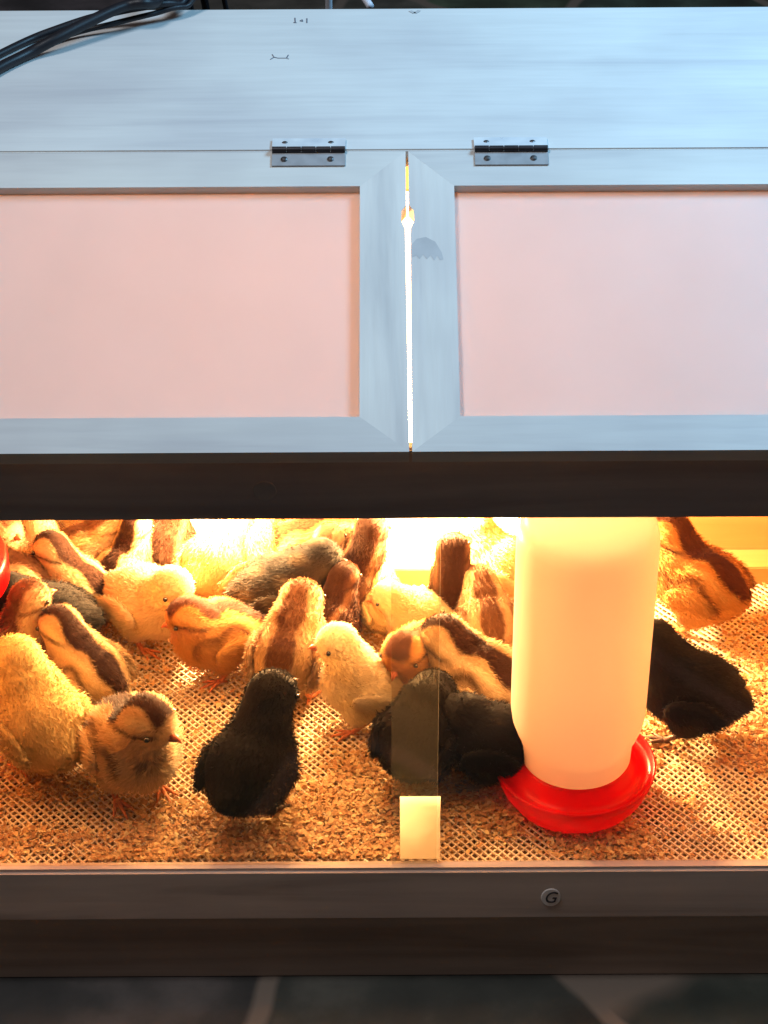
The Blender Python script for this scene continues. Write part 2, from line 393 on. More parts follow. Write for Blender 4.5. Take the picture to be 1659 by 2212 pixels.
flat_line(bm, [tb(886, 24), tb(896, 29), tb(906, 23)], .004, SEAM_Z+.0004)
finish(bm, 'pencil_mark', M['smudge'], box)

# lids
LEN = math.hypot(SEAM_Y-LID_Y0, SEAM_Z-LID_Z0); SLOPE = math.atan2(SEAM_Z-LID_Z0, SEAM_Y-LID_Y0)
TH = .016
lid_rot = Euler((SLOPE, 0, 0)).to_matrix().to_4x4()
def lid_local(px, py):                            # lid plane coordinates (x, down-slope) of a measured point
    n = Vector((0, -math.sin(SLOPE), math.cos(SLOPE))); p0 = Vector((0, SEAM_Y, SEAM_Z))
    d = ray(px, py); t = (p0-CAM_LOC).dot(n)/d.dot(n); q = CAM_LOC+d*t
    return q.x, (q-p0).dot(Vector((0, math.cos(SLOPE), math.sin(SLOPE))))
_, RT = lid_local(784, 402); _, RB = lid_local(776, 900)
SWL = GAPX - lid_local(780, 650)[0]; SWR = lid_local(984.5, 650)[0] - GAPX
_, GLARE_Y = lid_local(883, 468)
def make_lid(x0, x1, side):
    """side -1: left lid (free stile at its right), +1: right lid"""
    org = Vector(((x0+x1)/2, SEAM_Y, SEAM_Z)); bm = bmesh.new()
    g = 0.0
    a, b, top, bot = x0-org.x, x1-org.x, -.0012, -LEN
    sw0, sw1 = (.045, SWL) if side < 0 else (SWR, .045)
    ia, ib = a+sw0, b-sw1
    glare_notch = [(GLARE_Y+.013, 0), (GLARE_Y+.007, .0042), (GLARE_Y-.004, .0046), (GLARE_Y-.013, .0012)]  # white lamp glare on the gap, shaped as a cut in the stile edges
    # rails (grain along x)
    prism(bm, [(a+g*3, top), (b-g*3, top), (ib+g, RT+g), (ia-g, RT+g)], -TH, 0, 0)
    prism(bm, [(a+g*3, bot), (ia-g, RB-g), (ib+g, RB-g), (b-g*3, bot)], -TH, 0, 0)
    # stiles (grain across)
    if side < 0:
        ed = [(b, top)] + [(b-dx, y) for y, dx in glare_notch] + [(b, bot)]
        prism(bm, ed + [(ib, RB), (ib, RT)], -TH, -.00004, 1)
        prism(bm, [(a, top), (ia, RT), (ia, RB), (a, bot)], -TH, -.00004, 1)
    else:
        ed = [(a, top)] + [(a+dx, y) for y, dx in glare_notch] + [(a, bot)]
        prism(bm, ed + [(ia, RB), (ia, RT)], -TH, -.00004, 1)
        prism(bm, [(b, top), (ib, RT), (ib, RB), (b, bot)], -TH, -.00004, 1)
    o = finish(bm, 'lid', [M['wood_x'], M['wood_y']], box, bevel=0)
    o.location = org-ROOT; o.rotation_euler = (SLOPE, 0, 0)
    o['label'] = 'left framed lid' if side < 0 else 'right framed lid'
    bm = bmesh.new(); bx(bm, ia-.006, ib+.006, RB-.006, RT+.006, -.0125, -.0095)
    finish(bm, 'frosted_panel', M['frost'], o)
    return o, org
LW = .545
lidL, orgL = make_lid(GAPX-.0012-LW, GAPX-.0012, -1)
lidR, orgR = make_lid(GAPX+.0013, GAPX+.0013+LW, 1)
# hinges: lower leaf on the lid, knuckle on the seam, upper leaf on the board
def make_hinge(lid, org, xa, xb):
    c = (xa+xb)/2-org.x; h = (xb-xa)/2
    bm = bmesh.new()
    bx(bm, c-h, c+h, -.0185, -.003, .0002, .0016)
    leaf = finish(bm, 'hinge', M['steel_dull'], lid, bevel=.0003, segs=1)
    bm = bmesh.new()
    n = 5
    for i in range(n):
        x0 = c-h+2*h*i/n+.0003; x1 = c-h+2*h*(i+1)/n-.0003
        pts = [Vector((x0+(x1-x0)*k/2, -.001, .0028)) for k in range(3)]
        tube(bm, pts, .0030 if i % 2 == 0 else .0029, 16)
    Rm = Matrix.Rotation(-SLOPE, 4, 'X')
    ub = bmesh.new(); bx(ub, c-h, c+h, .002, .0210, .0003, .0024)
    for v in ub.verts: v.co = Rm @ v.co
    tmp = bpy.data.meshes.new('t'); ub.to_mesh(tmp); ub.free()
    n0 = len(bm.faces); bm.from_mesh(tmp); bm.faces.ensure_lookup_table()
    for f in bm.faces[n0:]: f.material_index = 1
    for dx in (-h*.66, h*.60):
        for (yy, rot) in ((-.0112, False), (.0125, True)):
            k0 = len(bm.verts); n1 = len(bm.faces)
            lathe(bm, [(.0030, .0012), (.0030, .0022), (.0018, .0030), (0, .0032)], 14, c=(c+dx, yy, 0))
            bm.verts.ensure_lookup_table(); bm.faces.ensure_lookup_table()
            if rot:
                for v in bm.verts[k0:]: v.co = Rm @ v.co
            for f in bm.faces[n1:]: f.material_index = 2
    me = bpy.data.meshes.new('knuckle'); bm.normal_update(); bm.to_mesh(me); bm.free()
    for mm in (M['steel_dark'], M['steel'], M['screw']): me.materials.append(mm)
    # merged into one hinge mesh
    b2 = bmesh.new(); b2.from_mesh(leaf.data)
    for f in b2.faces: f.material_index = 3
    b2.from_mesh(me); 
    nm = bpy.data.meshes.new('hinge')
    for mm in (M['steel_dark'], M['steel'], M['screw'], M['steel_dull']): nm.materials.append(mm)
    b2.to_mesh(nm); b2.free(); leaf.data = nm
    return leaf
hx = [lid_local(587, 340)[0], lid_local(746, 340)[0], lid_local(1025, 335)[0], lid_local(1184, 335)[0]]
make_hinge(lidL, orgL, hx[0], hx[1]); make_hinge(lidR, orgR, hx[2], hx[3])
make_hinge(lidL, orgL, -.45, -.38); make_hinge(lidR, orgR, .43, .50)
# grey thumb smudge on the right lid's stile
sm = [lid_local(x, y) for x, y in ((890, 556), (888, 530), (900, 516), (920, 512), (940, 522), (954, 545), (958, 560), (950, 562), (944, 552), (938, 563), (930, 552), (922, 560), (914, 550), (906, 560), (900, 552))]
bm = bmesh.new(); vs = [bm.verts.new((x-orgR.x, y, .00012)) for x, y in sm]; bm.faces.new(vs)
finish(bm, 'smudge', M['smudge'], lidR)

# ------------------------------------------------------------------ heat lamps hung inside, and an added fill bulb
def heat_lamp(x, y, zr, label, power):
    """bare reflector bulb in a socket on a short cord"""
    t = empty('heat_lamp', (x, y, zr), label, 'heat lamp', 'heat bulbs hung under the top board')
    bm = bmesh.new()
    lathe(bm, [(0, .094), (.006, .094), (.015, .088), (.018, .078), (.018, .050), (.0165, .046), (0, .046)], 32)
    finish(bm, 'socket', M['cable'], t, smooth=True)
    bm = bmesh.new(); top = SEAM_Z-.0185-zr
    tube(bm, catmull([(0, 0, .092), (.002, 0, .13), (-.001, .001, top)], 6), .003, 8)
    finish(bm, 'cord', M['cable'], t, smooth=True)
    bm = bmesh.new()
    lathe(bm, [(0, -.022), (.012, -.020), (.022, -.012), (.026, .002), (.024, .016), (.016, .034), (.0135, .048)], 32)
    finish(bm, 'bulb', M['bulb'], t, smooth=True)
    l = bpy.data.lights.new('bulb_glow', 'POINT'); l.energy = power; l.color = (1.0, .555, .22); l.shadow_soft_size = .022
    o = bpy.data.objects.new('bulb_glow', l); C.objects.link(o); o.parent = t; o.location = (0, 0, -.048)
    return t
heat_lamp(onz(940, 1240, 0).x, .440, .190, 'glowing heat bulb hung over the brightest patch behind the middle of the window', 62)
heat_lamp(onz(470, 1190, 0).x, .440, .185, 'glowing heat bulb hung over the bright patch at back left', 34)
heat_lamp(-.08, .35, .43, 'glowing heat bulb hung highest and farthest forward', 11.5)  # extra bulb out of view, added to fill the front of the box

# ------------------------------------------------------------------ mesh floor
rng = random.Random(4)
def seg_clip(p, d, x0, x1, y0, y1):
    t0, t1 = -9, 9
    for a, b, lo, hi in ((p[0], d[0], x0, x1), (p[1], d[1], y0, y1)):
        if abs(b) < 1e-9: continue
        u, v = (lo-a)/b, (hi-a)/b
        if u > v: u, v = v, u
        t0 = max(t0, u); t1 = min(t1, v)
    return (t0, t1) if t1 > t0 else None
bm = bmesh.new()
FX0, FX1, FY0, FY1 = XL+.018, XR-.018, 0.0015, 0.4515
for ang, zz in ((R(48), 0.0), (R(-48), .0009)):
    d = (math.cos(ang), math.sin(ang)); n = (-d[1], d[0]); sp = .0066
    for k in range(-140, 141):
        p = (0.02+n[0]*sp*k, .22+n[1]*sp*k)
        c = seg_clip(p, d, FX0, FX1, FY0, FY1)
        if not c: continue
        L_ = c[1]-c[0]; ns = max(1, int(L_/.012)); hw = .0010; prev = None
        for i in range(ns+1):
            t = c[0]+L_*i/ns; wv = .0004*math.sin(t*260+k*2.1)
            x = p[0]+d[0]*t+n[0]*wv; y = p[1]+d[1]*t+n[1]*wv
            x = min(max(x, FX0), FX1)
            zc = FLOOR+zz+.0008*math.sin(x*25)*math.sin(y*31)
            cur = [bm.verts.new((x-n[0]*hw, y-n[1]*hw, zc-.001)), bm.verts.new((x-n[0]*hw*.7, y-n[1]*hw*.7, zc+.0006)),
                   bm.verts.new((x+n[0]*hw*.7, y+n[1]*hw*.7, zc+.0006)), bm.verts.new((x+n[0]*hw, y+n[1]*hw, zc-.001))]
            if prev:
                for q in range(4): bm.faces.new((prev[q], prev[(q+1) % 4], cur[(q+1) % 4], cur[q]))
            prev = cur
mesh_floor = finish(bm, 'floor_mesh', M['mesh'])
tag(mesh_floor, 'cream plastic diamond mesh floor under the chicks', 'mesh floor')

# wood shavings, on and under the mesh
nr = np.random.default_rng(11)
def val_noise(x, y, f, seed):
    xi = np.floor(x*f).astype(int); yi = np.floor(y*f).astype(int); fx = x*f-xi; fy = y*f-yi
    def h(a, b): return (np.sin(a*127.1+b*311.7+seed*74.7)*43758.5453) % 1.0
    fx = fx*fx*(3-2*fx); fy = fy*fy*(3-2*fy)
    return (h(xi, yi)*(1-fx)+h(xi+1, yi)*fx)*(1-fy)+(h(xi, yi+1)*(1-fx)+h(xi+1, yi+1)*fx)*fy
def flakes(n, zlo, zhi, thr, seed, smin, smax, ybias=False):
    x = nr.uniform(FX0+.01, FX1-.01, n*6); y = nr.uniform(FY0+.006, FY1-.006, n*6)
    dn = .65*val_noise(x, y, 9, seed)+.35*val_noise(x, y, 26, seed+3)
    keep = dn > thr + nr.uniform(-.10, .10, n*6); x = x[keep][:n]; y = y[keep][:n]; dn = dn[keep][:n]
    n = len(x); s = nr.uniform(smin, smax, n); asp = nr.uniform(.35, .9, n)
    a = nr.uniform(0, 2*np.pi, n); z = nr.uniform(zlo, zhi, n)+np.clip(dn-thr, 0, .4)*(zhi-zlo)*1.5
    tilt = nr.normal(0, .35, n); roll = nr.normal(0, .35, n); curl = nr.uniform(.1, .5, n)
    V = np.zeros((n, 6, 3))
    for k, (u, v, cz) in enumerate(((-.5, -.5, 0), (0, -.5, 1), (.5, -.5, 0), (.5, .5, 0), (0, .5, 1), (-.5, .5, 0))):
        lx = u*s*(1+.25*nr.normal(0, 1, n)); ly = v*s*asp*(1+.3*nr.normal(0, 1, n))
        V[:, k, 0] = x+lx*np.cos(a)-ly*np.sin(a); V[:, k, 1] = y+lx*np.sin(a)+ly*np.cos(a)
        V[:, k, 2] = z+lx*np.sin(tilt)+ly*np.sin(roll)+cz*curl*s*.35
    V[:, :, 1] = np.clip(V[:, :, 1], FY0, FY1)
    V[:, :, 2] = np.maximum(V[:, :, 2], FLOOR-.018)
    F = (np.arange(n)[:, None, None]*6+np.array([[0, 1, 4, 5], [1, 2, 3, 4]])[None]).reshape(-1, 4)
    return V.reshape(-1, 3), F
A = [flakes(11000, FLOOR-.019, FLOOR-.008, .10, 1, .005, .011), flakes(42000, FLOOR-.001, FLOOR+.005, .48, 2, .0018, .0062),
     flakes(5000, FLOOR+.000, FLOOR+.005, .25, 7, .002, .006)]
off = 0; VV = []; FF = []
for v, f in A: VV.append(v); FF.append(f+off); off += len(v)
VV = np.concatenate(VV); FF = np.concatenate(FF)
me = bpy.data.meshes.new('wood_shavings'); me.from_pydata(VV.tolist(), [], FF.tolist()); me.materials.append(M['shaving'])
tag(link('wood_shavings', me), 'loose tan wood shavings scattered over the mesh floor', 'shavings', kind='stuff')

# ------------------------------------------------------------------ waterer
wc = onz(1238, 1712, FLOOR)
t = empty('waterer', (wc.x, wc.y, FLOOR+.001), 'tall milky plastic waterer standing in a glossy red dish', 'waterer')
RB_ = .0775
bm = bmesh.new()
lathe(bm, [(0, 0), (.060, 0), (.064, .002), (.073, .016), (.0790, .032), (.0805, .040), (.0800, .0418), (.0785, .0412), (.0762, .037), (.0715, .034), (.0660, .0345), (.0615, .040), (.0570, .050), (.0550, .0515), (.0, .0515)], 96)
dish = finish(bm, 'dish', M['red'], t, smooth=True)
bm = bmesh.new()
lathe(bm, [(.0530, .050), (.0545, .053), (.0552, .072), (.0562, .078), (.0600, .087), (.0640, .099), (.0658, .112), (.0660, .13), (.0668, .308), (.0660, .322), (.063, .333), (.055, .341), (.030, .346), (0, .348)], 96)
finish(bm, 'bottle', M['bottle'], t, smooth=True)

# ------------------------------------------------------------------ red feeder at the left edge
fc = onz(-135, 1478, FLOOR)
t = empty('feeder', (fc.x, fc.y, FLOOR+.001), 'red round feeder at the left edge of the window', 'feeder')
bm = bmesh.new()
lathe(bm, [(0, 0), (.075, 0), (.088, .010), (.0925, .034), (.091, .036), (.088, .033), (.080, .014), (.0, .012)], 72)
finish(bm, 'pan', M['red'], t, smooth=True)
bm = bmesh.new(); lathe(bm, [(.055, .012), (.055, .159)], 48); finish(bm, 'hopper', M['hopper'], t, smooth=True)
bm = bmesh.new(); lathe(bm, [(.0, .176), (.05, .176), (.088, .168), (.091, .160), (.091, .138), (.089, .138), (.088, .158), (0, .160)], 72); finish(bm, 'feeder_lid', M['red'], t, smooth=True)

# ------------------------------------------------------------------ chicks
COL = {
 'cream': dict(base=(.80, .64, .40), back=(.66, .48, .27), dark=None),
 'white': dict(base=(.86, .76, .56), back=(.84, .70, .45), dark=None),
 'yellow': dict(base=(.84, .66, .34), back=(.80, .58, .25), dark=None),
 'black': dict(base=(.030, .024, .021), back=(.017, .014, .013), dark=None),
 'grey': dict(base=(.075, .055, .038), back=(.022, .018, .016), dark=None),
 'stripe': dict(base=(.74, .56, .33), back=(.56, .35, .17), dark=(.040, .014, .007), pale=(.80, .62, .36)),
 'orange': dict(base=(.70, .38, .12), back=(.58, .26, .07), dark=(.10, .03, .012), pale=(.74, .45, .16)),
 'tan': dict(base=(.76, .57, .35), back=(.54, .34, .18), dark=(.17, .075, .035), pale=(.72, .52, .28)),
 'brown': dict(base=(.14, .055, .025), back=(.06, .022, .012), dark=(.05, .02, .01), pale=(.32, .16, .08)),
}
def mix(a, b, t): return a*(1-t[:, None])+b*t[:, None]
def pattern(kind, P, Nn, hc, hd, rg):
    c = COL[kind]; n = len(P)
    base = np.array(c['base']); back = np.array(c['back'])
    up = np.clip((P[:, 2]-.045)/.035, 0, 1)*np.clip(Nn[:, 2]*.7+.5, 0, 1)
    col = mix(np.tile(base, (n, 1)), np.tile(back, (n, 1)), up)
    hs = np.array([-hd[1], hd[0], 0]); hs /= np.linalg.norm(hs)+1e-9
    rel = P-np.array(hc); dist = np.linalg.norm(rel, axis=1); head = np.clip((.034-dist)/.008, 0, 1)
    lat = np.abs(P[:, 1]*(1-head)+(rel@hs)*head)
    fw = rel@np.array(hd)
    if c['dark'] is not None:
        dk = np.array(c['dark']); pl = np.array(c['pale'])
        upn = np.clip((Nn[:, 2]-.05)*3, 0, 1)
        wob = .0022*np.sin(P[:, 0]*160)
        s1 = np.clip((.0125+wob-lat)/.003, 0, 1)*upn
        s1 = s1*np.where(head > .5, np.clip((.018-fw)/.004, 0, 1), 1)
        s2 = np.clip(1-np.abs(lat-.0185)/.005, 0, 1)*upn
        s3 = np.clip(1-np.abs(lat-.0275-wob)/.0042, 0, 1)*np.clip((Nn[:, 2]+.3)*3, 0, 1)*(1-head)
        es = np.clip(1-np.abs(rel[:, 2]+.001-.10*fw)/.0032, 0, 1)*head*np.clip((lat-.012)/.003, 0, 1)
        col = mix(col, np.tile(pl, (n, 1)), np.clip(s2, 0, 1)*.9)
        col = mix(col, np.tile(dk, (n, 1)), np.clip(np.maximum.reduce([s1, s3*.85, es]), 0, 1))
    if kind == 'grey':
        k = np.sin(P[:, 0]*130+P[:, 2]*90+1)*np.sin(P[:, 1]*150+P[:, 2]*70)
        col = mix(col, np.tile(np.array((.15, .11, .07)), (n, 1)), np.clip(k, 0, 1)*.6)
    if kind == 'black':
        bel = np.clip((.035-P[:, 2])/.02, 0, 1)*.5
        col = mix(col, np.tile(np.array((.06, .05, .045)), (n, 1)), bel)
    blot = .5+.5*np.sin(P[:, 0]*95+P[:, 1]*60)*np.sin(P[:, 2]*110+P[:, 1]*80)
    col = col*(1+.14*(blot[:, None]-.5))
    col *= rg.uniform(.88, 1.10, (n, 1))
    return np.clip(col, 0, 1)
def remesh(bm, vox, it):
    me = bpy.data.meshes.new('t'); bm.to_mesh(me); bm.free()
    o = bpy.data.objects.new('t', me); C.objects.link(o)
    r = o.modifiers.new('r', 'REMESH'); r.mode = 'VOXEL'; r.voxel_size = vox
    s = o.modifiers.new('s', 'SMOOTH'); s.iterations = it; s.factor = .6
    dg = bpy.context.evaluated_depsgraph_get(); out = bpy.data.meshes.new_from_object(o.evaluated_get(dg))
    bpy.data.objects.remove(o); bpy.data.meshes.remove(me); return out
def ball(bm, c, r, rot=None, sub=3):
    m = Matrix.Translation(Vector(c))
    if rot is not None: m = m @ rot
    if isinstance(r, (int, float)): r = (r, r, r)
    bmesh.ops.create_icosphere(bm, subdivisions=sub, radius=1.0, matrix=m @ Matrix.Diagonal((*r, 1)))
def fluffed(me, kind, hc, hd, count, ln, rg, flow_dir=(-1, 0, -.35)):
    """adds tapered down tufts over a smooth skin mesh and paints both with the plumage pattern"""
    me.calc_loop_triangles()
    nv = len(me.vertices); co = np.empty(nv*3); me.vertices.foreach_get('co', co); co = co.reshape(-1, 3)
    no = np.empty(nv*3); me.vertices.foreach_get('normal', no); no = no.reshape(-1, 3)
    nt_ = len(me.loop_triangles); tr = np.empty(nt_*3, dtype=np.int32); me.loop_triangles.foreach_get('vertices', tr); tr = tr.reshape(-1, 3)
    a, b, c = co[tr[:, 0]], co[tr[:, 1]], co[tr[:, 2]]
    ar = np.linalg.norm(np.cross(b-a, c-a), axis=1); pr = ar/ar.sum()
    idx = rg.choice(nt_, count, p=pr); u = rg.random(count); v = rg.random(count); fl = u+v > 1; u[fl] = 1-u[fl]; v[fl] = 1-v[fl]
    P = a[idx]*(1-u-v)[:, None]+b[idx]*u[:, None]+c[idx]*v[:, None]
    Nn = no[tr[idx, 0]]*(1-u-v)[:, None]+no[tr[idx, 1]]*u[:, None]+no[tr[idx, 2]]*v[:, None]
    Nn /= np.linalg.norm(Nn, axis=1)[:, None]+1e-9
    fd = np.array(flow_dir, float); fd = np.tile(fd, (count, 1))
    fd -= (fd*Nn).sum(1)[:, None]*Nn; fd /= np.linalg.norm(fd, axis=1)[:, None]+1e-6
    d = fd*.80+Nn*.58+rg.normal(0, .26, (count, 3)); d /= np.linalg.norm(d, axis=1)[:, None]
    side = np.cross(d, Nn); side /= np.linalg.norm(side, axis=1)[:, None]+1e-9
    hd_ = np.linalg.norm(P-np.array(hc), axis=1); near = np.clip(hd_/.035, .5, 1)
    L_ = ln*rg.uniform(.6, 1.25, count)*near; wd = rg.uniform(.00025, .00055, count)
    base = P-Nn*.0006
    v0 = base-side*wd[:, None]; v1 = base+side*wd[:, None]
    mid = base+d*(L_*.55)[:, None]+Nn*(L_*.06)[:, None]; v2 = mid+side*(wd*.8)[:, None]; v3 = mid-side*(wd*.8)[:, None]
    v4 = base+d*L_[:, None]-Nn*(L_*.10)[:, None]
    TV = np.stack([v0, v1, v2, v3, v4], 1).reshape(-1, 3)
    polys = [tuple(p.vertices) for p in me.polygons]
    o4 = nv+np.arange(count)*5
    faces = polys+[(k, k+1, k+2, k+3) for k in o4.tolist()]+[(k+3, k+2, k+4) for k in o4.tolist()]
    cb = pattern(kind, co, no, hc, hd, rg)*.92
    ct = np.repeat(pattern(kind, P, Nn, hc, hd, rg), 5, axis=0)
    out = bpy.data.meshes.new('body'); out.from_pydata(np.concatenate([co, TV]).tolist(), [], faces)
    out.polygons.foreach_set('use_smooth', [True]*len(out.polygons))
    at = out.color_attributes.new('down', 'FLOAT_COLOR', 'POINT')
    allc = np.ones((nv+count*5, 4)); allc[:nv, :3] = cb; allc[nv:, :3] = ct
    at.data.foreach_set('color', allc.reshape(-1)); out.materials.append(M['down'])
    tn = np.repeat(Nn, 5, axis=0)+np.repeat(rg.normal(0, .16, (count, 3)), 5, axis=0)+.55*np.repeat(d, 5, axis=0); tn /= np.linalg.norm(tn, axis=1)[:, None]
    out.normals_split_custom_set_from_vertices(np.concatenate([no, tn]).tolist())
    bpy.data.meshes.remove(me)
    return out
def make_chick(px, py, hdg, kind, label, s=1.15, hyaw=0, hpitch=0, hup=0.0, hfw=0.0, pitch=0, zc=.050, roll=0, legs='leg', beak='beak', tufts=9000, wide=1.0, step=0.0, group='chicks crowding the brooder'):
    """px, py: centre of the body in the photo; hdg: heading in degrees, 0 right, 90 away"""
    rg = np.random.default_rng(abs(hash((int(px), int(py)))) % 99991)
    p = onz(px, py, FLOOR+zc*s)
    root = empty('chick', (p.x, p.y, FLOOR+.0015), label, 'chick', group, R(hdg))
    root.scale = (s, s, s)
    bm = bmesh.new()
    Bp = Matrix.Rotation(-R(pitch), 4, 'Y')
    def T(x, y, z): return Bp @ Vector((x, y, z-.05)) + Vector((0, 0, .05))
    ball(bm, T(-.004, 0, .050), (.039, .0350*wide, .0345), Bp)
    ball(bm, T(.014, 0, .050), (.030, .032*wide, .032), Bp)
    ball(bm, T(-.026, 0, .052), (.022, .022, .022), Bp)
    ball(bm, T(-.042, 0, .056), (.011, .012, .010), Bp)
    for sy in (-1, 1): ball(bm, T(-.004, .016*sy, .032), (.017, .014, .020))
    nb = T(.020, 0, .066); hc = Vector((.036+hfw, 0, .096+hup))
    hy = R(hyaw); hp = R(hpitch)
    hd = Vector((math.cos(hp)*math.cos(hy), math.cos(hp)*math.sin(hy), math.sin(hp)))
    hc = hc + Vector((0, math.sin(hy)*.008, 0)) + Vector((-(1-math.cos(hy))*.010, 0, 0))
    for k in range(6):
        q = nb.lerp(hc, k/5); ball(bm, q, .0260*(1-k/5)+.0190*(k/5), sub=2)
    rotm = hd.to_track_quat('X', 'Z').to_matrix().to_4x4()
    ball(bm, hc, (.0222, .0208, .0210), rotm)
    ball(bm, hc+hd*.010-Vector((0, 0, .003)), (.0125, .0125, .0115), rotm, sub=2)
    sk = remesh(bm, .0028, 9)
    body = fluffed(sk, kind, tuple(hc), tuple(hd), tufts, .0068, rg)
    link('body', body, root)
    # wings
    for sy in (-1, 1):
        bm = bmesh.new()
        wr = Matrix.Rotation(R(14), 4, 'Y') @ Matrix.Rotation(R(6*sy), 4, 'Z')
        ball(bm, T(-.008, .0325*sy*wide, .052), (.024, .0046, .0140), Bp @ wr)
        ball(bm, T(-.024, .0290*sy*wide, .050), (.015, .005, .009), Bp @ wr)
        sk = remesh(bm, .0024, 4)
        wm = fluffed(sk, kind, tuple(hc), tuple(hd), max(300, tufts//7), .0070, rg, (-1, 0, -.15)); link('wing', wm, root)
    # beak
    up = rotm.to_3x3() @ Vector((0, 0, 1)); sd = rotm.to_3x3() @ Vector((0, 1, 0))
    bm = bmesh.new(); o = hc+hd*.0200-up*.001
    for (dz, l, h) in ((.0008, .0115, .0034), (-.0022, .0085, .0022)):
        c0 = o+up*dz; ring = [bm.verts.new(c0+sd*(.0040*math.cos(a))+up*(h*math.sin(a))) for a in [2*math.pi*i/10 for i in range(10)]]
        r2 = [bm.verts.new(c0+hd*l*.55-up*.0004+sd*(.0024*math.cos(a))+up*(h*.62*math.sin(a))) for a in [2*math.pi*i/10 for i in range(10)]]
        tip = bm.verts.new(c0+hd*l-up*(.0022 if dz > 0 else -.0006))
        for i in range(10):
            bm.faces.new((ring[i], ring[(i+1) % 10], r2[(i+1) % 10], r2[i])); bm.faces.new((r2[i], r2[(i+1) % 10], tip))
        bm.faces.new(ring[::-1])
    finish(bm, 'beak', M[beak], root, smooth=True)
    for sy in (-1, 1):
        bm = bmesh.new(); ball(bm, hc+hd*.0105+sd*(.0184*sy)+up*.0025, .0025, sub=2)
        finish(bm, 'eye', M['eye'], root, smooth=True)
    # legs with three front toes and a back toe
    for sy in (-1, 1):
        bm = bmesh.new(); fx = .006+step*sy; fy = .018*sy
        pts = catmull([(-.004, .015*sy, .034), (-.009+step*sy*.3, .017*sy, .020), (fx-.002, fy, .0045)], 4)
        tube(bm, pts, [.0034+(.0024-.0034)*i/(len(pts)-1) for i in range(len(pts))], 8)
        for (aa, l) in ((0, .021), (32, .017), (-32, .017), (175, .009)):
            a = R(aa); dx, dy = math.cos(a), math.sin(a)
            tp = catmull([(fx-.002, fy, .004), (fx+dx*l*.5, fy+dy*l*.5, .0032), (fx+dx*l, fy+dy*l, .0012)], 4)
            tube(bm, tp, [.0021+(.0007-.0021)*(i/(len(tp)-1))**1.5 for i in range(len(tp))], 7)
        finish(bm, 'leg', M[legs], root, smooth=True)
    return root

CH = make_chick
# front row
CH(92, 1562, 118, 'yellow', 'plump plain yellow chick turned away at the left front, in front of the red feeder', s=1.28, hpitch=-15, hup=-.006, hyaw=40, pitch=8)
CH(284, 1608, -62, 'stripe', 'brown striped chick at left front, facing out with its pink beak turned right', s=1.30, hyaw=34, hpitch=-16, hup=-.004, hfw=-.006, pitch=14)
CH(541, 1655, 66, 'black', 'black chick seen from behind, closest to the glass left of the middle', s=1.24, hyaw=-20, hpitch=0, pitch=6, beak='beak_dark', legs='leg_dark', tufts=11000)
CH(190, 1452, 138, 'stripe', 'striped chick with a wide dark back stripe, right of the pinkish head', s=1.08, hpitch=-10, hup=-.008, pitch=6)
CH(22, 1420, 60, 'tan', 'tan chick hidden behind the yellow one, only its pinkish head with dark crown spot showing', s=1.05, hyaw=-25, hpitch=0, hup=.004)
CH(105, 1338, 172, 'black', 'black chick lying low at the left, behind the pinkish head', s=1.15, hpitch=-25, hup=-.02, beak='beak_dark', legs='leg_dark')
CH(165, 1268, 150, 'stripe', 'striped chick with dark back bars standing behind the black one at left', s=.98, hpitch=-10, hup=-.004, hfw=-.006, pitch=12)
CH(40, 1262, 165, 'tan', 'tan chick at the left edge behind the black one', s=1.05, hpitch=-10, hup=-.01)
CH(318, 1302, -35, 'cream', 'round cream chick with its head to the right, below the left bright patch', s=1.1, hyaw=-10, hpitch=-10, hup=-.012)
CH(195, 1190, 15, 'tan', 'pale tan chick with a dark back bar in the back row at left', s=1.0, hpitch=-20, hup=-.012, pitch=8)
CH(52, 1182, 200, 'tan', 'reddish tan chick in the far left corner by the feeder', s=1.0, hyaw=120, hup=-.012)
CH(368, 1178, 80, 'brown', 'small dark brown chick whose head rises beside the left bright patch', s=.88, hup=.004)
CH(470, 1218, 60, 'yellow', 'pale yellow chick glowing in the left bright patch', s=1.08, hpitch=-15, hup=-.02)
CH(556, 1188, 100, 'yellow', 'yellow chick at the back between the left bright patch and the grey chick', s=1.05, hpitch=-10, hup=-.015)
CH(110, 1215, 120, 'cream', 'small cream chick in the second row from the back at far left', s=.92, hup=-.004)
CH(262, 1238, 60, 'stripe', 'small striped chick tucked behind the round cream one', s=.90, hpitch=-10)
CH(712, 1345, 60, 'brown', 'small reddish chick squeezed behind the buff one, left of the white chick', s=.86, hup=.0)
CH(690, 1262, 70, 'tan', 'small pale chick right of the dark grey one, toward the bright patch', s=.86)
# middle
CH(466, 1372, 205, 'orange', 'rusty orange chick with dark marks, head down left, in front of the grey chick', s=1.06, hyaw=-25, hpitch=-25, hup=-.016, hfw=-.008, pitch=8, wide=1.05)
CH(612, 1272, 8, 'grey', 'dark grey mottled chick with its beak to the right, behind the orange and buff chicks', s=1.15, hpitch=-12, hup=-.016, pitch=6, beak='beak_dark', legs='leg_dark')
CH(650, 1190, 20, 'orange', 'bright orange chick bowing its head to the right behind the grey one', s=1.05, hpitch=-45, hup=-.028, hfw=.008)
CH(628, 1412, 75, 'tan', 'buff chick with orange legs, turned away between the rusty and the white chick', s=1.16, hpitch=-10, hup=-.014, pitch=12, step=.008, tufts=9500)
CH(782, 1484, 186, 'white', 'white chick facing left with a small orange beak, lit white on its crown', s=1.02, hpitch=-6, hup=.012, hfw=-.012, pitch=32, wide=.86, step=.008, tufts=10000)
CH(742, 1178, 95, 'tan', 'tan chick in the far row left of the main bright patch', s=1.0, hpitch=-10, hup=-.015)
